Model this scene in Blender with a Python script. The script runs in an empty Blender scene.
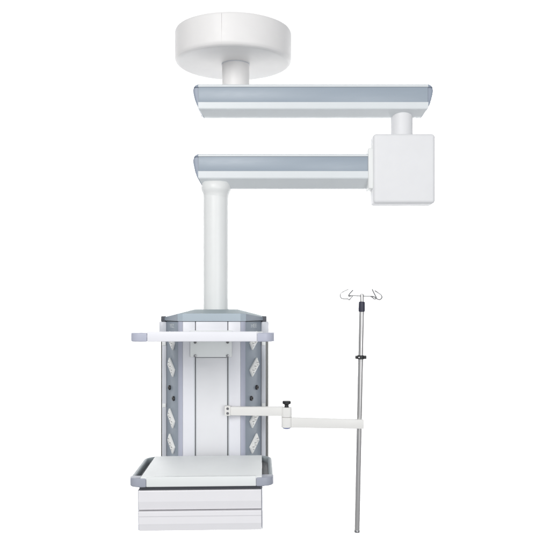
import bpy, bmesh, math, random
from mathutils import Matrix, Vector
random.seed(4)
C = bpy.data.collections.new('scene_objects')
bpy.context.scene.collection.children.link(C)
S = bpy.context.scene
PI = math.pi
F = 770.0            # focal length in photo pixels
CAMY = -3.234        # camera distance from the plane of the arms
ZC = 1.55            # eye height
def at(px, py, Y):
    d = Y - CAMY
    return Vector(((px-275)*d/F, Y, ZC-(py-305)*d/F))

# ------------------------------------------------------------------ materials
def srgb(r, g, b):
    f = lambda c: (c/255/12.92) if c/255 <= .04045 else ((c/255+.055)/1.055)**2.4
    return (f(r), f(g), f(b), 1)
def mat(name, col, rough=.4, metal=0, var=.03, bump=.0, scale=18, coat=0, stretch=None, spec=.5):
    m = bpy.data.materials.new(name); m.use_nodes = True
    nt = m.node_tree; N = nt.nodes; L = nt.links
    b = N['Principled BSDF']
    b.inputs['Metallic'].default_value = metal
    b.inputs['Coat Weight'].default_value = coat
    b.inputs['Specular IOR Level'].default_value = spec
    tc = N.new('ShaderNodeTexCoord'); mp = N.new('ShaderNodeMapping')
    L.new(tc.outputs['Object'], mp.inputs['Vector'])
    if stretch: mp.inputs['Scale'].default_value = stretch
    n = N.new('ShaderNodeTexNoise'); n.inputs['Scale'].default_value = scale
    n.inputs['Detail'].default_value = 5
    L.new(mp.outputs['Vector'], n.inputs['Vector'])
    mx = N.new('ShaderNodeMix'); mx.data_type = 'RGBA'
    c = Vector(col[:3])
    mx.inputs[6].default_value = (*[max(0, x*(1-var)) for x in c], 1)
    mx.inputs[7].default_value = (*[min(1, x*(1+var)) for x in c], 1)
    L.new(n.outputs['Fac'], mx.inputs[0]); L.new(mx.outputs[2], b.inputs['Base Color'])
    r = N.new('ShaderNodeMapRange'); r.inputs[3].default_value = rough*.85; r.inputs[4].default_value = rough*1.15
    n2 = N.new('ShaderNodeTexNoise'); n2.inputs['Scale'].default_value = scale*2.7
    L.new(mp.outputs['Vector'], n2.inputs['Vector'])
    L.new(n2.outputs['Fac'], r.inputs[0]); L.new(r.outputs[0], b.inputs['Roughness'])
    if bump:
        n3 = N.new('ShaderNodeTexNoise'); n3.inputs['Scale'].default_value = 420
        L.new(tc.outputs['Object'], n3.inputs['Vector'])
        bp = N.new('ShaderNodeBump'); bp.inputs['Strength'].default_value = bump
        bp.inputs['Distance'].default_value = .0006
        L.new(n3.outputs['Fac'], bp.inputs['Height']); L.new(bp.outputs['Normal'], b.inputs['Normal'])
    return m
M = {
 'warm_white': mat('warm_white_shell', (.80, .785, .775), .45, bump=.12),
 'cool_white': mat('cool_white_paint', (.79, .80, .79), .38, bump=.10),
 'box_white':  mat('box_white_shell', (.765, .765, .775), .5, bump=.12),
 'alu_white':  mat('white_anodised_strip', (.70, .73, .745), .36, var=.02),
 'blue':       mat('blue_grey_paint', srgb(156, 167, 178), .38, var=.045, bump=.08, scale=9, stretch=(.9, 1, 7)),
 'blue_cap':   mat('blue_grey_moulding', srgb(150, 159, 173), .42, var=.03, bump=.1),
 'roof':       mat('pale_blue_grey_hood', srgb(172, 184, 193), .4, var=.02, bump=.08),
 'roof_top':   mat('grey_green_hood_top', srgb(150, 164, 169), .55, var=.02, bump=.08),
 'panel':      mat('grey_outlet_panel', srgb(146, 156, 167), .45, var=.03, bump=.08),
 'panel_edge': mat('lavender_grey_corner', srgb(180, 183, 198), .4, var=.02),
 'front':      mat('front_board_white', (.80, .80, .84), .4, var=.02, bump=.06),
 'centre':     mat('centre_board_white', (.78, .78, .80), .4, var=.02, bump=.06),
 'post':       mat('pale_grey_post', srgb(204, 206, 212), .35, var=.03),
 'bumper':     mat('grey_bumper_moulding', srgb(158, 162, 174), .42, var=.03, bump=.12),
 'bumper_dark':mat('grey_green_rail', srgb(152, 160, 164), .45, var=.04, bump=.12),
 'tray':       mat('tray_white', (.87, .89, .885), .5, var=.02, bump=.08),  # lightened in colour to stand in for light on the tray top
 'lip':        mat('tray_white_dimmed', (.755, .775, .77), .4, var=.02, bump=.08),  # same tray white, darkened in colour to offset strong light on the lip
 'drawer':     mat('drawer_white', (.78, .77, .79), .36, var=.02, bump=.06),
 'gap':        mat('dark_gap', (.08, .085, .10), .6),
 'slot_grey':  mat('console_carcass_grey', (.27, .27, .28), .5),
 'track':      mat('slot_track_grey', (.16, .16, .17), .5),
 'black':      mat('black_plastic', (.018, .018, .02), .4, bump=.1),
 'navy':       mat('navy_black_grip', (.03, .03, .055), .42, bump=.1),
 'bluecap':    mat('blue_end_plug', srgb(116, 128, 176), .45),
 'chrome':     mat('brushed_steel', (.60, .59, .58), .3, metal=1, var=.05, scale=30, stretch=(1, 1, .03)),
 'wire':       mat('steel_wire', (.40, .40, .40), .42, metal=1, var=.04),
 'rail':       mat('dark_steel_rail', (.22, .22, .21), .38, metal=1, var=.02, scale=4),
 'bracket':    mat('bracket_ivory', (.78, .77, .745), .4, var=.02, bump=.1),
 'socket':     mat('socket_white', (.86, .86, .84), .4, var=.03),
 'hole':       mat('socket_hole', (.2, .2, .2), .6),
 'letter':     mat('pale_lettering', (.55, .59, .62), .5),
 'screw':      mat('screw_steel', (.35, .35, .36), .3, metal=1),
 'backdrop':   mat('white_backdrop', (.86, .86, .86), .8, var=.01, scale=2, spec=.1),
}
# ------------------------------------------------------------------ mesh helpers
WL = {}
def obj(name, bm, m, parent=None, ang=32, mats=None):
    bmesh.ops.remove_doubles(bm, verts=bm.verts, dist=1e-6)
    bmesh.ops.recalc_face_normals(bm, faces=bm.faces)
    lo = Vector((min(v.co[i] for v in bm.verts) for i in range(3)))
    hi = Vector((max(v.co[i] for v in bm.verts) for i in range(3)))
    c = (lo+hi)/2
    bmesh.ops.translate(bm, vec=-c, verts=bm.verts)
    me = bpy.data.meshes.new(name); bm.to_mesh(me); bm.free()
    for p in me.polygons: p.use_smooth = True
    me.set_sharp_from_angle(angle=math.radians(ang))
    for x in (mats or [m]): me.materials.append(x)
    o = bpy.data.objects.new(name, me); C.objects.link(o)
    if parent is not None:
        o.parent = parent; o.location = c - WL[parent]
    else:
        o.location = c
    WL[o] = c
    return o
def thing(name, label, cat, loc):
    o = bpy.data.objects.new(name, None); C.objects.link(o)
    o.location = loc; o.empty_display_size = .05
    o['label'] = label; o['category'] = cat
    WL[o] = Vector(loc); return o
def B(): return bmesh.new()
def merge(bm, other, mi=0):
    me = bpy.data.meshes.new('tmp'); 
    for f in other.faces: f.material_index = mi
    other.to_mesh(me); other.free(); bm.from_mesh(me); bpy.data.meshes.remove(me)
def box(bm, x0, x1, y0, y1, z0, z1, bev=0, seg=2, M4=None, mi=0):
    t = B()
    r = bmesh.ops.create_cube(t, size=1)
    for v in t.verts:
        v.co = Vector((x0+(v.co.x+.5)*(x1-x0), y0+(v.co.y+.5)*(y1-y0), z0+(v.co.z+.5)*(z1-z0)))
    if bev: bmesh.ops.bevel(t, geom=t.edges[:], offset=bev, segments=seg, profile=.5, affect='EDGES')
    if M4: bmesh.ops.transform(t, matrix=M4, verts=t.verts)
    merge(bm, t, mi)
def lathe(bm, prof, cx, cy, n=48, M4=None, mi=0, a0=0, a1=2*PI):
    t = B(); full = abs(a1-a0-2*PI) < 1e-6
    rings = []
    cnt = n if full else n+1
    for k in range(cnt):
        a = a0+(a1-a0)*k/n
        rings.append([t.verts.new((cx+r*math.cos(a), cy+r*math.sin(a), z)) for r, z in prof])
    for k in range(n):
        A = rings[k]; Bq = rings[(k+1) % cnt]
        for i in range(len(prof)-1):
            vs = [A[i], Bq[i], Bq[i+1], A[i+1]]
            t.faces.new(vs)
    bmesh.ops.remove_doubles(t, verts=t.verts, dist=1e-7)
    for loopends in (0, -1):
        if full and prof[loopends][0] > 1e-6:
            pass
    bmesh.ops.holes_fill(t, edges=[e for e in t.edges if e.is_boundary], sides=0)
    if M4: bmesh.ops.transform(t, matrix=M4, verts=t.verts)
    merge(bm, t, mi)
def prism(bm, poly, z0, z1, bev=0, seg=2, M4=None, mi=0, top_scale=None):
    """extrude plan polygon [(x,y)] from z0 to z1"""
    t = B()
    a = [t.verts.new((x, y, z0)) for x, y in poly]
    b = [t.verts.new((x, y, z1)) for x, y in poly]
    n = len(poly)
    t.faces.new(a[::-1]); t.faces.new(b)
    for i in range(n): t.faces.new((a[i], a[(i+1) % n], b[(i+1) % n], b[i]))
    if bev:
        es = [e for e in t.edges if abs(e.verts[0].co.z-e.verts[1].co.z) < 1e-7]
        bmesh.ops.bevel(t, geom=es, offset=bev, segments=seg, profile=.5, affect='EDGES')
    if M4: bmesh.ops.transform(t, matrix=M4, verts=t.verts)
    merge(bm, t, mi)
def tube(bm, pts, r, n=10, M4=None, mi=0):
    pts = [Vector(p) for p in pts]; t = B(); rings = []
    up = Vector((.13, .9, .27)).normalized()
    for i, p in enumerate(pts):
        d = (pts[min(i+1, len(pts)-1)]-pts[max(i-1, 0)]).normalized()
        u = d.cross(up).normalized(); w = d.cross(u)
        rr = r[i] if isinstance(r, (list, tuple)) else r
        rings.append([t.verts.new(p+(u*math.cos(2*PI*k/n)+w*math.sin(2*PI*k/n))*rr) for k in range(n)])
    for i in range(len(pts)-1):
        for k in range(n):
            t.faces.new((rings[i][k], rings[i][(k+1) % n], rings[i+1][(k+1) % n], rings[i+1][k]))
    t.faces.new(rings[0][::-1]); t.faces.new(rings[-1])
    if M4: bmesh.ops.transform(t, matrix=M4, verts=t.verts)
    merge(bm, t, mi)
def spline(ps, n=8):
    ps = [Vector(p) for p in ps]; out = []
    q = [ps[0]*2-ps[1]]+ps+[ps[-1]*2-ps[-2]]
    for i in range(1, len(q)-2):
        for k in range(n):
            t = k/n; a, b, c, d = q[i-1], q[i], q[i+1], q[i+2]
            out.append(.5*((2*b)+(c-a)*t+(2*a-5*b+4*c-d)*t*t+(3*b-a-3*c+d)*t**3))
    out.append(ps[-1]); return out
def fillet(r, z, R, up, n=5):
    """quarter-round lathe profile from the side (r) to a flat at z; up: flat is above"""
    s = 1 if up else -1
    return [(r-R+R*math.cos(a), z-s*R+s*R*math.sin(a)) for a in [PI/2*k/n for k in range(n+1)]]

# ------------------------------------------------------------------ the pendant
XP = at(216, 0, 0).x                       # column axis
pend = thing('ceiling_pendant', 'large white medical ceiling pendant with stacked arms above a grey console, trays and drawers',
             'medical pendant', (XP, 0, ZC-.78))
# --- round ceiling cover
cx = at(233.3, 0, 0).x; R = .2435
zb, zt = ZC+1.010, ZC+1.143
prof_in = [(.02, zt-.004), (R-.006, zt-.004), (R-.006, zb+.03), (R-.03, zb+.006), (.03, zb+.006)]
cov = None
sa = math.radians(-97.6)                    # the seam where the two halves of the side shell meet
b = B()
def half(bm, a0, a1):
    t = B(); n = 60; rings = []
    P = [(R-.012, zt)] + fillet(R, zt, .012, True)[::-1] + fillet(R, zb, .020, False, 6)[:4] + [(R-.018, zb+.004)]
    for k in range(n+1):
        a = a0+(a1-a0)*k/n
        rings.append([t.verts.new((cx+r*math.cos(a), r*math.sin(a), z)) for r, z in P])
    for k in range(n):
        for i in range(len(P)):
            j = (i+1) % len(P)
            t.faces.new((rings[k][i], rings[k+1][i], rings[k+1][j], rings[k][j]))
    t.faces.new(rings[0]); t.faces.new(rings[-1][::-1])
    merge(bm, t)
eps = .0011/R
half(b, sa+eps/2, sa+PI-eps/2)
half(b, sa+PI+eps/2, sa+2*PI-eps/2)
lathe(b, [(0, zt-.003), (R-.003, zt-.003)] + fillet(R-.0006, zb, .020, False, 6) + [(0, zb)], cx, 0, 120)
cover = obj('ceiling_cover', b, M['warm_white'], pend)
# neck under the cover
cxn = at(235.7, 0, 0).x
b = B(); lathe(b, [(0, zb+.004), (.0575, zb+.004), (.0575, ZC+.905), (0, ZC+.905)], cxn, 0, 56)
obj('ceiling_neck', b, M['warm_white'], pend)
b = B(); lathe(b, [(0, zb+.001), (.0592, zb+.001), (.0600, zb-.0012), (.0592, zb-.003), (0, zb-.003)], cxn, 0, 56)
obj('neck_shade_ring', b, M['post'], pend)  # grey ring; its colour stands for the small shadows around the neck

# --- arms
def arm(zs, xl, xr, left_cap=True, right_cap=True):
    """zs: five heights: top, strip top, strip bottom, bead bottom, underside"""
    z0, z1, z2, z3, z4 = zs
    sec = [(0, z0), (-.052, z0), (-.060, z0-.0015), (-.0655, z0-.006), (-.0665, z1+.001), (-.0665, z1), (-.0585, z1),
           (-.0585, z2), (-.0675, z2), (-.0685, z2-.002), (-.0685, z3+.004), (-.0665, z3), (-.014, z4+.0008), (-.010, z4), (0, z4)]
    full = sec + [(-y, z) for y, z in sec[-2:0:-1]]
    def xin(z):                            # where the extrusion is cut: square above, raked back under the bead
        t = max(0, (z3+.004-z)/(z3+.004-z4)); return t*.0195
    bm = B(); Ls = []
    for (x, s, cap) in ((xl, 1, left_cap), (xr, -1, right_cap)):
        Ls.append([bm.verts.new((x+s*(xin(z) if cap else 0), y, z)) for y, z in full])
    n = len(full)
    for i in range(n): bm.faces.new((Ls[0][i], Ls[0][(i+1) % n], Ls[1][(i+1) % n], Ls[1][i]))
    bm.faces.new(Ls[0][::-1]); bm.faces.new(Ls[1])
    return bm, full, xin
def colour_band(zs, xl, xr, sy):
    bm = B()
    y0, y1 = sorted((sy*.0586, sy*.0640))
    box(bm, xl+.001, xr-.001, y0, y1, zs[2]+.0006, zs[1]-.0006, .0012)
    return bm
def end_cap(full, xin, zs, x, s):
    """rounded moulded cap closing an arm; s=+1: cap on the left end (bulges to -x)"""
    z0, z4 = zs[0], zs[4]; zm = (z0+z4)/2
    def out(z):                            # bulge as a function of height
        u = (z-z4)/(z0-z4)
        tab = [(0, -.016), (.12, -.0075), (.3, .006), (.5, .0155), (.7, .0215), (.82, .0232), (.93, .016), (1, .002)]
        for (a, p), (c, q) in zip(tab, tab[1:]):
            if u <= c: return p+(q-p)*(u-a)/(c-a)
        return tab[-1][1]
    # resample outline so the cap's curve is smooth
    dense = []
    n = len(full)
    simple = [(max(-.0675, min(.0675, y)), z) for y, z in full]
    for i in range(n):
        (ya, za), (yb, zb_) = simple[i], simple[(i+1) % n]
        m = max(1, int(math.hypot(ya-yb, za-zb_)/.006))
        for k in range(m): dense.append((ya+(yb-ya)*k/m, za+(zb_-za)*k/m))
    bm = B(); rings = []
    levels = [(0, 1.0), (.35, 1.0), (.7, .985), (.88, .95), (.97, .89), (1.0, .78), (1.0, .4)]
    for f, sc in levels:
        rg = []
        for y, z in dense:
            zz = zm+(z-zm)*(1-(1-sc)*.35)
            xi = xin(z); xo = -out(zz)
            rg.append(bm.verts.new((x+s*(xi*(1-f)+xo*f - .0002), y*sc, zz)))
        rings.append(rg)
    n = len(dense)
    for a, c in zip(rings, rings[1:]):
        for i in range(n): bm.faces.new((a[i], a[(i+1) % n], c[(i+1) % n], c[i]))
    bm.faces.new(rings[0]); bm.faces.new(rings[-1][::-1])
    return bm
DF = -CAMY-.067
zz = lambda y, d=DF: ZC+(305-y)*d/F
UZ = [zz(83.5), zz(86.7), zz(102), zz(109), zz(117.0, DF+.055)]
xl, xr = at(198.2, 0, -.067).x, at(428.3, 0, -.067).x
bm, full, xin = arm(UZ, xl, xr)
ua = obj('upper_arm', bm, M['alu_white'], pend, ang=20)
for sy in (-1, 1): obj('colour_band', colour_band(UZ, xl, xr, sy), M['blue'], ua)
obj('end_cap', end_cap(full, xin, UZ, xl, 1), M['blue_cap'], ua, ang=65)
obj('end_cap', end_cap(full, xin, UZ, xr, -1), M['blue_cap'], ua, ang=65)
LZ = [zz(153.4), zz(156.3), zz(171), zz(178.5), zz(188.6, DF+.055)]
xr2 = at(372, 0, 0).x
bm, full, xin = arm(LZ, xl, xr2, right_cap=False)
la = obj('lower_arm', bm, M['alu_white'], pend, ang=20)
for sy in (-1, 1): obj('colour_band', colour_band(LZ, xl, xr2, sy), M['blue'], la)
obj('end_cap', end_cap(full, xin, LZ, xl, 1), M['blue_cap'], la, ang=65)

# --- joint between the arms
jx = at(401.7, 0, 0).x
jz = zz(135.5, 3.234)
b = B(); lathe(b, [(0, UZ[4]+.012), (.0455, UZ[4]+.012), (.0455, jz-.02), (0, jz-.02)], jx, 0, 48)
obj('joint_neck', b, M['box_white'], pend)
b = B()
bx0, bx1 = at(373.2, 0, -.086).x, at(435.4, 0, -.086).x
box(b, bx0, bx1, -.086, .014, zz(203.3, 3.148), zz(133.4, 3.148), .014, 6)
jb = obj('joint_box', b, M['box_white'], pend, ang=60)
b = B()
c0 = at(367.8, 0, -.06).x
box(b, c0, bx0+.012, -.0745, .012, zz(188.9, 3.16), zz(147.6, 3.16), .006, 4)
obj('arm_collar', b, M['cool_white'], jb, ang=60)

# --- column
b = B()
cr, CY = .0522, -.0095
lathe(b, [(0, LZ[4]+.01), (cr, LZ[4]+.01), (cr, ZC-.022), (0, ZC-.022)], XP, CY, 64)
col = obj('column', b, M['cool_white'], pend)
b = B()
zf = LZ[4]
fl = [(0, zf+.024), (.0600, zf+.024), (.0620, zf+.0225), (.0620, zf-.004), (.0612, zf-.009), (.0585, zf-.015), (.0556, zf-.021), (.0536, zf-.027), (.0525, zf-.034), (.0515, zf-.039), (0, zf-.039)]
lathe(b, fl, XP+.001, CY, 64)
obj('column_flange', b, M['cool_white'], col, ang=70)

# --- console
XC = -.2535
YAW = Matrix.Translation((XC, 0, ZC)) @ Matrix.Rotation(math.radians(1.1), 4, 'Z')
ztop, zbot = -.064, -.652
HF, YF = .1135, -.2                       # front boards
P1 = Vector((.133, -.187)); P2 = Vector((.195, -.052))
def shell(s=1, d=0):
    return [(-.205, .10), (-.205, -.03), (-P2.x+.006, P2.y+.004), (-P1.x+.006, P1.y+.004), (-HF+.004, YF+.008), (HF-.004, YF+.008),
            (P1.x-.006, P1.y+.004), (P2.x-.006, P2.y+.004), (.205, -.03), (.205, .10)]
b = B(); prism(b, shell(), zbot, ztop-.002, 0, M4=YAW)
body = obj('console_body', b, M['slot_grey'], pend)
# hood
b = B()
lowp = [(-.214, .11), (-.214, -.035), (-P1.x-.002, P1.y-.004), (-HF, YF-.006), (HF, YF-.006), (P1.x+.002, P1.y-.004), (.214, -.035), (.214, .11)]
topp = [(-.085, .055), (-.085, -.02), (-.068, -.088), (-.060, -.092), (.072, -.092), (.080, -.088), (.096, -.02), (.096, .055)]
t = B()
rg = [[t.verts.new((x, y, ztop+.0003)) for x, y in lowp]]
midz = [-.050, -.053, -.0345, -.0335, -.0335, -.0345, -.053, -.050]
rg.append([t.verts.new((x, y, z)) for (x, y), z in zip(lowp, midz)])
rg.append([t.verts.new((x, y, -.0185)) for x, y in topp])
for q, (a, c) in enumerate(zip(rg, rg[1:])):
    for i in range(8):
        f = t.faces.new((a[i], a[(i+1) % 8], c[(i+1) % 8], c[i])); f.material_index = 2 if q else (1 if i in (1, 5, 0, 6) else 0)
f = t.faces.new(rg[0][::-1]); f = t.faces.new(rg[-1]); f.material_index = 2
bmesh.ops.bevel(t, geom=[e for e in t.edges if e.calc_face_angle(0) > .3], offset=.0018, segments=2, profile=.5, affect='EDGES')
bmesh.ops.transform(t, matrix=YAW, verts=t.verts)
me = bpy.data.meshes.new('tmp'); t.to_mesh(me); t.free(); b.from_mesh(me); bpy.data.meshes.remove(me)
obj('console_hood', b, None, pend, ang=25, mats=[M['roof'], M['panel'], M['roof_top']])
# front boards; dark slots are left between them
SL, SR = -.0637, .0637
gapw = .0017
for x0, x1 in ((-HF, SL-gapw), (SR+gapw, HF)):
    b = B(); box(b, x0, x1, YF, YF+.014, zbot, ztop-.0012, .0012, M4=YAW)
    obj('front_board', b, M['front'], body)
b = B(); box(b, SL+gapw, SR-gapw, YF-.002, YF+.014, zbot, -.2078, .0015, M4=YAW)
obj('centre_board', b, M['centre'], body)
b = B(); box(b, SL+gapw, SR-gapw, YF-.001, YF+.014, -.2062, ztop-.0012, .0012, M4=YAW)
obj('centre_board', b, M['front'], body)
# bright lips that edge the two slots
for sx in (SL, SR):
    for q in (-1, 1):
        b = B(); x0 = sx+q*(gapw+.0016)
        box(b, x0-.0011, x0+.0011, YF-.0045, YF+.004, zbot, -.207, .0006, M4=YAW)
        obj('slot_lip', b, M['alu_white'], body)
# mounting plate of the upper tray
b = B(); box(b, -.083, .080, YF-.014, YF-.003, -.204, -.10, .002, M4=YAW)
mp = obj('mounting_plate', b, M['tray'], pend)
for sx in (SL, SR):
    for z, m in ((-.146, 'hole'), (-.1995, 'screw')):
        b = B(); lathe(b, [(0, -.003), (.0055, -.003), (.0055, .002), (.0035, .003), (0, .003)], 0, 0, 16,
                       M4=YAW @ Matrix.Translation((sx, YF-.0165, z)) @ Matrix.Rotation(PI/2, 4, 'X'))
        obj('bolt', b, M[m], mp)

def text_mesh(txt, size, M4):
    cu = bpy.data.curves.new('lettering', 'FONT'); cu.body = txt; cu.size = size
    cu.align_x = 'CENTER'; cu.align_y = 'CENTER'; cu.extrude = .0004; cu.offset = .0006
    o = bpy.data.objects.new('tmp_text', cu); C.objects.link(o)
    bpy.context.view_layer.update()
    me = bpy.data.meshes.new_from_object(o.evaluated_get(bpy.context.evaluated_depsgraph_get()))
    bpy.data.objects.remove(o); bm = B(); bm.from_mesh(me); bpy.data.meshes.remove(me); bpy.data.curves.remove(cu)
    bmesh.ops.transform(bm, matrix=M4, verts=bm.verts)
    return bm

def zl(y, d): return -(y-305)*d/F
for s in (-1, 1):
    a, c = Vector((s*P1.x, P1.y)), Vector((s*P2.x, P2.y))
    u = (c-a).normalized(); nrm = Vector((s*u.y*s*s, -abs(u.x)))   # outward
    nrm = Vector((s*abs(u.y), -abs(u.x)))
    Lp = (c-a).length
    # panel frame: local X along u, Z up, -Y outward
    X = Vector((u.x, u.y, 0)); Nn = Vector((nrm.x, nrm.y, 0)); Z = Vector((0, 0, 1))
    PF = Matrix(((X.x, -Nn.x, 0, a.x), (X.y, -Nn.y, 0, a.y), (0, 0, 1, 0), (0, 0, 0, 1)))
    PW = YAW @ PF
    # corner strip
    b = B()
    pts = [(s*(HF+.0006), YF+.0005), (s*(HF+.010), YF+.0035), (s*(HF+.0165), YF+.0085), (a.x, a.y-.0005), (a.x-s*.008, a.y+.006), (s*(HF+.0006), YF+.012)]
    prism(b, pts, zbot, ztop-.0012, M4=YAW)
    obj('corner_strip', b, M['panel_edge'], body, ang=50)
    b = B(); box(b, .001, Lp, 0, .008, zbot, -.1155, .001, M4=PW)
    pan = obj('outlet_panel', b, M['panel'], pend)
    b = B(); box(b, .001, Lp, -.001, .008, -.1135, ztop-.003, .001, M4=PW)
    hd = obj('header_panel', b, M['panel'], pend)
    zt_ = (zl(322.0, 3.1)+zl(331, 3.1))/2
    rot = Matrix.Rotation(PI/2, 4, 'X')
    tm = Matrix.Translation((Lp*.5, -.0016, zt_+.002)) @ Matrix.Diagonal((1.0 if s > 0 else -1.0, 1, 1, 1)) @ rot
    # local X runs backwards; on the left panel reading direction is the other way
    bm = text_mesh('YEZ' if s < 0 else 'HEE', .021, PW @ tm @ Matrix.Diagonal((1.5, 1, 1, 1)))
    obj('lettering', bm, M['letter'], hd)
    for y in (340.5, 367, 418, 443.3):
        b = B()
        z = zl(y, 3.118)
        # long side leans back at the top
        Rm = PW @ Matrix.Translation((Lp*.5, -.0045, z)) @ Matrix.Rotation(math.radians(54), 4, 'Y')
        w, l = .037, .078
        box(b, -w/2, w/2, -.0035, .004, -l/2, l/2, .0016, M4=Rm)
        for k in (-1, 0, 1):
            box(b, -w*.33, w*.33, -.0052, -.003, k*l*.31-.0105, k*l*.31+.0105, .001, M4=Rm)
            for dx, dz in ((-.007, -.002), (.007, -.002), (0, .0045)):
                box(b, dx-.0018, dx+.0018, -.0056, -.0048, k*l*.31+dz-.0026, k*l*.31+dz+.0026, M4=Rm, mi=1)
        obj('socket_plate', b, None, pan, mats=[M['socket'], M['hole']])
    for y, uu in ((388, .68), (397.6, .33)):
        Rm = PW @ Matrix.Translation((Lp*uu, -.001, zl(y, 3.118))) @ Matrix.Rotation(PI/2, 4, 'X')
        b = B(); lathe(b, [(.0045, 0), (.0098, 0), (.0098, .004), (.0085, .0065), (.0050, .0065), (.0045, .004), (.0045, 0)], 0, 0, 24, M4=Rm)
        lathe(b, [(0, 0), (.0042, 0), (.0042, .0035), (0, .0035)], 0, 0, 16, M4=Rm, mi=1)
        obj('gas_jack', b, None, pan, mats=[M['black'], M['screw']])
    # post, rail, cap
    b = B()
    px0, px1 = sorted((s*.1955, s*.2140))
    box(b, px0, px1, -.052, -.02, zbot, -.1, .003, M4=YAW)
    post = obj('corner_post', b, M['post'], pend)
    b = B(); tube(b, [(s*.2165, -.018, zbot), (s*.2165, -.018, -.11)], .0062, 16, M4=YAW)
    obj('side_rail', b, M['rail'], post)
    b = B(); tube(b, [(s*.2225, .004, zbot), (s*.2225, .004, -.11)], .0035, 12, M4=YAW)
    obj('cable_rail', b, M['rail'], post)
    b = B()
    px0, px1 = sorted((s*.1952, s*.2260))
    box(b, px0, px1, -.056, .012, -.122, -.0685, .004, M4=YAW)
    obj('post_head', b, M['post'], post)
    b = B()
    px0, px1 = sorted((s*.1995, s*.2175))
    box(b, px0, px1, -.058, -.025, -.0685, -.046, .003, M4=YAW)
    obj('post_cap', b, M['gap'], post)
    for y in (343.5, 405):
        b = B(); px0, px1 = sorted((s*.1975, s*.2125))
        z = zl(y, 3.19); box(b, px0, px1, -.0555, -.03, z-.008, z+.008, .002, M4=YAW)
        obj('rail_clip', b, M['cool_white'], post)

# --- trays
def rrect(x0, x1, y0, y1, rf, rb, n=8):
    """plan outline, front (y0) corners radius rf, back corners radius rb, counter-clockwise from front left"""
    out = []
    for cx_, cy_, r, a0 in ((x0+rf, y0+rf, rf, PI), (x1-rf, y0+rf, rf, 1.5*PI), (x1-rb, y1-rb, rb, 0), (x0+rb, y1-rb, rb, .5*PI)):
        out += [(cx_+r*math.cos(a0+PI/2*k/n), cy_+r*math.sin(a0+PI/2*k/n)) for k in range(n+1)]
    return out
TX = -.0055
TF, TB = -.624, -.236
def tray(ztopt, T, name, mlip, mblk, sink, TX):
    M4 = YAW @ T
    W = .244; wi = .206
    b = B()
    # plate with a folded front lip and raised rim
    box(b, TX-wi, TX+wi, TF+.002, TB-.014, ztopt-sink-.008, ztopt-sink, .002, M4=M4)
    tr = obj(name, b, M['tray'], pend)
    b = B(); box(b, TX-.1865, TX+.1865, TF, TF+.016, ztopt-.034, ztopt, .0028, 3, M4=M4)
    obj('front_lip', b, mlip, tr)
    # bumper frame: U round the sides and the back
    outer = rrect(TX-W, TX+W, TF+.002, TB, .034, .055)
    inner = rrect(TX-W+.015, TX+W-.015, TF+.020, TB-.013, .026, .045)
    t = B(); zs0, zs1 = ztopt-.032, ztopt-.005
    # 4-ring band with softened upper edges
    def ring(poly, z): return [t.verts.new((x, y, z)) for x, y in poly]
    mid = lambda f: [(a[0]+(c[0]-a[0])*f, a[1]+(c[1]-a[1])*f) for a, c in zip(outer, inner)]
    rs = [ring(outer, zs0+.003), ring(outer, zs1-.005), ring(mid(.08), zs1-.002), ring(mid(.28), zs1), ring(mid(.75), zs1), ring(mid(.94), zs1-.002), ring(inner, zs1-.005), ring(inner, zs0+.003), ring(mid(.5), zs0)]
    n = len(outer)
    for i in range(len(rs)):
        A, Cc = rs[i], rs[(i+1) % len(rs)]
        for k in range(n):
            t.faces.new((A[k], A[(k+1) % n], Cc[(k+1) % n], Cc[k]))
    if sink > .01:                         # the rails of the upper tray dip towards the console
        for v in t.verts:
            q = min(1, max(0, (v.co.y-(TB-.22))/.14))
            if v.co.z > ztopt-.02: v.co.z -= .0105*q
    # drop the front run between the corner blocks
    dead = [f for f in t.faces if f.calc_center_median().y < TF+.06 and abs(f.calc_center_median().x-TX) < .15]
    bmesh.ops.delete(t, geom=dead, context='FACES')
    bmesh.ops.holes_fill(t, edges=[e for e in t.edges if e.is_boundary], sides=0)
    bmesh.ops.transform(t, matrix=M4, verts=t.verts)
    b = B(); merge(b, t)
    obj('bumper_rail', b, M['bumper_dark'], tr, ang=45)
    for s in (-1, 1):
        # added sheet across the open hand slot; its grey stands for the shade
        b = B(); x0, x1 = sorted((TX+s*(wi+.0005), TX+s*(W-.012)))
        box(b, x0, x1, TF+.03, TB-.02, ztopt-.031, ztopt-.026, .001, M4=M4)
        obj('slot_shade_sheet', b, M['slot_grey'], tr)
        # corner block
        oc = rrect(-W-.0015, W+.0015, TF-.0015, TF+.20, .036, .01)
        x_in = .1870
        poly = []
        for x, y in oc:
            if x < -x_in and y < TF+.05: poly.append((x, y))
        poly = sorted(poly, key=lambda p: p[1]-p[0]*1.0, reverse=False)
        pts = [p for p in oc if p[0] <= -W+.036 and p[1] <= TF+.036]
        pts = [(-W-.0015, TF+.048)] + pts + [(-x_in, TF-.0015), (-x_in, TF+.03), (-x_in-.02, TF+.048)]
        pts = [(TX+s*(-x), y) for x, y in pts]
        b = B(); prism(b, pts, ztopt-.0345, ztopt-.0045, .004, 3, M4=M4)
        obj('corner_block', b, mblk, tr, ang=40)
        # rear corner shoe
        poly = rrect(TX-W-.001, TX+W+.001, TF, TB+.001, .034, .056)
    return tr
tray(zl(476.6, 2.61), Matrix.Rotation(math.radians(-.35), 4, 'Y'), 'lower_tray', M['lip'], M['bumper'], .002, -.0123)
tray(zl(331.6, 2.61), Matrix.Identity(4), 'upper_tray', M['front'], M['panel_edge'], .0125, -.0055)
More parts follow.
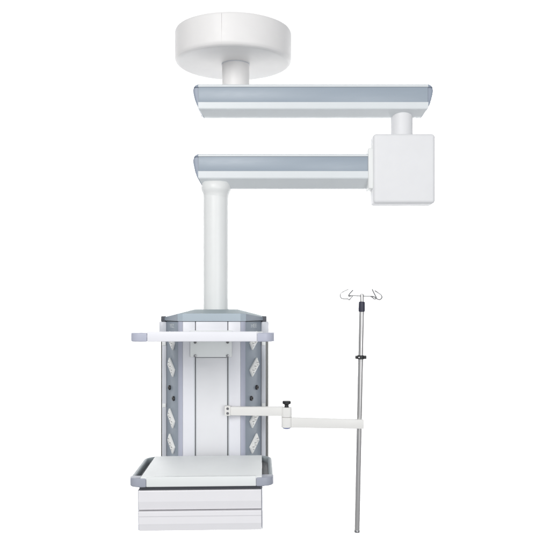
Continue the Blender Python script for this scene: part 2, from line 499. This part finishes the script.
# arms that carry the trays from the console
for zt_, T in ((zl(476.6, 2.61), Matrix.Rotation(math.radians(-.35), 4, 'Y')), (zl(331.6, 2.61), Matrix.Identity(4))):
    b = B()
    box(b, -.08, .077, -.30, YF-.004, zt_-.045, zt_-.034, .002, M4=YAW)
    obj('tray_bracket', b, M['tray'], pend)
# --- drawer unit
TX = -.0185
ROLL = Matrix.Rotation(math.radians(-.38), 4, 'Y')
DY = -.598
zd = [-.632, -.701, -.7715]
b = B(); box(b, TX-.2105, TX+.2105, DY+.016, -.27, zd[2]+.003, zd[0]-.0005, .002, M4=YAW @ ROLL)
box(b, TX-.2135, TX-.2095, DY+.006, -.262, zd[2]+.001, zd[0]-.001, .001, M4=YAW @ ROLL)
box(b, TX+.2095, TX+.2135, DY+.006, -.262, zd[2]+.001, zd[0]-.001, .001, M4=YAW @ ROLL)
du = obj('drawer_unit', b, M['post'], pend)
b = B(); box(b, TX-.2075, TX+.2075, DY+.003, -.29, zd[0]-.0005, zl(476.6, 2.61)-.0105, 0, M4=YAW @ ROLL)
obj('gap_shade_fill', b, M['gap'], du)  # near-black fill; its colour stands for the shade in the gap under the tray
def drawer_front(z1, z0, pr):
    """side profile pr: list of (y outwards, fraction of height)"""
    t = B(); xs = (TX-.2090, TX+.2090); L = []
    for x in xs:
        L.append([t.verts.new((x, DY-y, z0+(z1-z0)*f)) for y, f in pr])
    n = len(pr)
    for i in range(n): t.faces.new((L[0][i], L[0][(i+1) % n], L[1][(i+1) % n], L[1][i]))
    t.faces.new(L[0][::-1]); t.faces.new(L[1])
    bmesh.ops.transform(t, matrix=YAW @ ROLL, verts=t.verts)
    b = B(); merge(b, t); return b
p1 = [(-.014, 0), (-.001, 0), (.0, .01), (.0065, .38), (.0075, .44), (.0075, .95), (.006, 1), (-.014, 1)]
p2 = [(-.014, 0), (-.003, 0), (-.001, .02), (.004, .30), (.0055, .36), (.0055, .70), (.0065, .74), (.0085, .76), (.0085, .95), (.0065, .99), (-.014, 1)]
obj('drawer', drawer_front(zd[0], zd[1]+.0016, p1), M['drawer'], du, ang=12)
obj('drawer', drawer_front(zd[1]-.0016, zd[2], p2), M['drawer'], du, ang=12)

# ------------------------------------------------------------------ swing arm
yb = -.236
ba = at(226, 411, yb)
sw = thing('swing_arm', 'flat ivory jointed arm with black knob, bolted to the right slot of the console', 'bracket arm', ba)
def pxbox(bm, l, r, t_, b_, y0, y1, bev=.002, tr=0, br=0):
    """box between photo columns l..r; tops/bottoms may slope (right-hand end offsets tr, br)"""
    q = B(); V = []
    for (px, a, c) in ((l, t_, b_), (r, t_+tr, b_+br)):
        A = at(px, a, y0); D_ = at(px, c, y0)
        V.append([q.verts.new((A.x, y0, A.z)), q.verts.new((A.x, y1, A.z)), q.verts.new((A.x, y1, D_.z)), q.verts.new((A.x, y0, D_.z))])
    for i in range(4): q.faces.new((V[0][i], V[0][(i+1) % 4], V[1][(i+1) % 4], V[1][i]))
    q.faces.new(V[0][::-1]); q.faces.new(V[1])
    bmesh.ops.recalc_face_normals(q, faces=q.faces)
    bmesh.ops.bevel(q, geom=q.edges[:], offset=bev, segments=3, profile=.5, affect='EDGES')
    merge(bm, q)
b = B(); pxbox(b, 226.5, 283, 407.0, 415.3, yb, yb+.022, .0015, 0, 1.0)
obj('inner_bar', b, M['bracket'], sw)
b = B(); pxbox(b, 224.6, 230.5, 406.2, 415.9, yb-.004, YF-.006, .002)
ep = obj('end_plate', b, M['bracket'], sw)
for y in (408.7, 413.4):
    p = at(227.6, y, yb-.006)
    b = B(); lathe(b, [(.0018, -.002), (.0048, -.002), (.0052, 0), (.0042, .002), (.0018, .002), (.0018, -.002)], 0, 0, 16, M4=Matrix.Translation(p) @ Matrix.Rotation(PI/2, 4, 'X'))
    lathe(b, [(0, -.002), (.0017, -.002), (.0017, .0005), (0, .0005)], 0, 0, 10, M4=Matrix.Translation(p) @ Matrix.Rotation(PI/2, 4, 'X'))
    obj('bolt', b, M['track'], ep)
jc = at(286.7, 0, yb).x; jy = yb+.012
zj = lambda y: at(0, y, yb).z
def blk(bm, y0, y1, r=.0195):
    zt2, zb2 = zj(y0), zj(y1)
    prism(bm, rrect(jc-r, jc+r, jy-r, jy+r, r*.55, r*.55, 6), zb2, zt2, .0018, 3)
b = B(); blk(b, 407.6, 417.15); obj('joint_block', b, M['bracket'], sw)
b = B(); blk(b, 417.45, 427.6, .0200); obj('joint_block', b, M['bracket'], sw)
b = B(); lathe(b, [(0, zj(427.5)), (.0165, zj(427.5)), (.0165, zj(428.3)), (.012, zj(429.1)), (0, zj(429.1))], jc, jy, 32)
obj('end_plug', b, M['bluecap'], sw)
b = B()
kp = [(0, zj(407.5)), (.0085, zj(407.5)), (.0080, zj(405.2)), (.0115, zj(404.6)), (.0168, zj(404.0)), (.0172, zj(403)), (.0172, zj(402)), (.0150, zj(401.3)), (0, zj(401.0))]
t = B(); n = 48; rings = []
for k in range(n):
    a = 2*PI*k/n
    lob = 1-.07*(0.5+.5*math.cos(8*a))
    rings.append([t.verts.new((jc+r*(lob if r > .013 else 1)*math.cos(a), jy+r*(lob if r > .013 else 1)*math.sin(a), z)) for r, z in kp])
for k in range(n):
    for i in range(len(kp)-1): t.faces.new((rings[k][i], rings[(k+1) % n][i], rings[(k+1) % n][i+1], rings[k][i+1]))
bmesh.ops.remove_doubles(t, verts=t.verts, dist=1e-6); merge(b, t)
obj('knob', b, M['black'], sw)
b = B(); pxbox(b, 288, 363.8, 417.7, 427.7, yb-.002, yb+.020, .0016, 2.2, 1.2)
obj('outer_bar', b, M['bracket'], sw)
# ------------------------------------------------------------------ IV pole
pl_y = yb+.0315
pbot, ptop = at(357.0, 532, pl_y), at(362.0, 294, pl_y)
iv = thing('iv_pole', 'tall thin steel drip pole with wire hooks, held at the ivory arm\'s end', 'iv pole', pbot)
ax = (ptop-pbot)
def onp(y):
    f = (pbot.z-at(0, y, pl_y).z)/(pbot.z-ptop.z); return pbot+ax*f
# ring at the end of the bar that hugs the pole
pc = onp(424.5)
b = B()
lathe(b, [(.0109, pc.z-.011), (.0145, pc.z-.011), (.0145, pc.z+.011), (.0109, pc.z+.011), (.0109, pc.z-.011)], pc.x, pc.y, 32)
obj('pole_clamp', b, M['bracket'], sw)

def seg(bm, y0, y1, r, **k): tube(bm, [onp(y0), onp(y1)], r, 28, **k)
b = B(); seg(b, 531.2, 357, .0104); obj('lower_tube', b, M['chrome'], iv)
b = B(); seg(b, 358, 308, .0101); obj('upper_tube', b, M['chrome'], iv)
b = B()
tube(b, [onp(532.4), onp(532.1), onp(530.3), onp(530)], [.0095, .0110, .0110, .0105], 28); obj('foot_cap', b, M['screw'], iv)
b = B(); tube(b, [onp(311.8), onp(311.4), onp(309), onp(304), onp(302.2), onp(301.6)], [.0110, .0126, .0130, .0124, .0120, .0100], 28)
obj('grip_sleeve', b, M['navy'], iv)
b = B(); tube(b, [onp(303), onp(295.4), onp(294.4), onp(293.8)], [.0078, .0078, .0070, .004], 24); obj('hook_stem', b, M['chrome'], iv)
# height clamp with its two lugs
b = B()
tube(b, [onp(359.2), onp(358.8), onp(355.6), onp(355.2)], [.0125, .0140, .0140, .0125], 28)
cc = onp(357.2)
box(b, cc.x-.0215, cc.x-.010, cc.y-.007, cc.y+.007, cc.z-.0062, cc.z+.0062, .002)
box(b, cc.x+.010, cc.x+.0225, cc.y-.007, cc.y+.007, cc.z-.0066, cc.z+.0066, .002)
cl = obj('height_clamp', b, M['black'], iv)
b = B(); lathe(b, [(0, -.002), (.0026, -.002), (.0026, .002), (0, .002)], 0, 0, 12, M4=Matrix.Translation((cc.x-.008, cc.y-.0142, cc.z)) @ Matrix.Rotation(PI/2, 4, 'X'))
obj('clamp_screw', b, M['chrome'], cl)
b = B(); tube(b, [at(348.8, 295.5, pl_y), at(372.8, 296.4, pl_y)], .0021, 10)
obj('cross_bar', b, M['wire'], iv)
def hook(ps, r=.0024):
    b = B(); tube(b, spline([at(x, y, pl_y+dy) for x, y, dy in ps]), r, 8); obj('hook', b, M['wire'], iv)
hook([(352.6, 296.0, 0), (350.4, 298.6, .004), (349.2, 299.8, .010), (347.6, 298.9, .016), (344.5, 298.8, .03), (341.6, 298.3, .045), (340.3, 296.2, .055), (341.0, 293.2, .058), (344.2, 291.2, .055), (348.6, 289.2, .05)], .0020)
hook([(351.0, 295.8, 0), (349.3, 296.3, -.006), (348.6, 295.4, -.014), (350.3, 292.9, -.026), (352.9, 290.2, -.036)])
hook([(370.4, 296.3, 0), (372.4, 297.4, -.006), (374.4, 299.0, -.016), (376.4, 298.1, -.022), (374.8, 294.6, -.030), (373.2, 291.6, -.036), (372.2, 289.2, -.04)])
hook([(371.6, 296.3, 0), (374.2, 296.9, .006), (377.2, 298.9, .018), (379.8, 299.6, .032), (381.8, 297.8, .044), (381.2, 295.2, .05), (378.0, 292.7, .05), (374.6, 290.6, .045)], .0025)

# ------------------------------------------------------------------ backdrop and lamps
b = B(); box(b, -10, 10, 5.0, 5.06, -6, 9)
bd = obj('backdrop', b, M['backdrop']); bd['kind'] = 'structure'
def area(name, loc, target, sx, sy, power, col=(1, 1, 1)):
    l = bpy.data.lights.new(name, 'AREA'); l.shape = 'RECTANGLE'; l.size = sx; l.size_y = sy; l.energy = power; l.color = col
    o = bpy.data.objects.new(name, l); C.objects.link(o); o.location = loc
    o.rotation_euler = (Vector(target)-Vector(loc)).to_track_quat('-Z', 'Y').to_euler()
    return o
# added lamps, unseen at left and right, that whiten the backdrop; spread misses the pendant
for sx in (-1, 1):
    o = area('added_backdrop_light', (sx*5.6, 2.2, 1.3), (sx*2.2, 5.0, 1.3), .8, 6, 330)
    o.data.spread = math.radians(105)
# unseen soft boxes behind the camera: a key, and a fill added to brighten
area('soft_box', (-2.2, -6.4, 4.2), (-.1, 0, 1.1), 3.0, 2.4, 225, (1, .99, .975))
area('soft_box', (2.6, -7.2, 2.0), (0, 0, 1.0), 2.6, 2.6, 125, (.97, .985, 1))
w = bpy.data.worlds.new('World'); S.world = w; w.use_nodes = True
bg = w.node_tree.nodes['Background']; bg.inputs['Color'].default_value = (.95, .97, 1, 1); bg.inputs['Strength'].default_value = .50

# ------------------------------------------------------------------ camera
cam = bpy.data.cameras.new('camera'); co = bpy.data.objects.new('camera', cam); C.objects.link(co)
co.location = (0, CAMY, ZC); co.rotation_euler = (PI/2, 0, 0)
cam.sensor_width = 36; cam.lens = 36*F/550; cam.shift_y = 30/550
cam.clip_start = .05; cam.clip_end = 100
S.camera = co
S.view_settings.view_transform = 'Standard'; S.view_settings.look = 'None'
S.view_settings.exposure = 0; S.view_settings.gamma = 1
S.cycles.max_bounces = 8
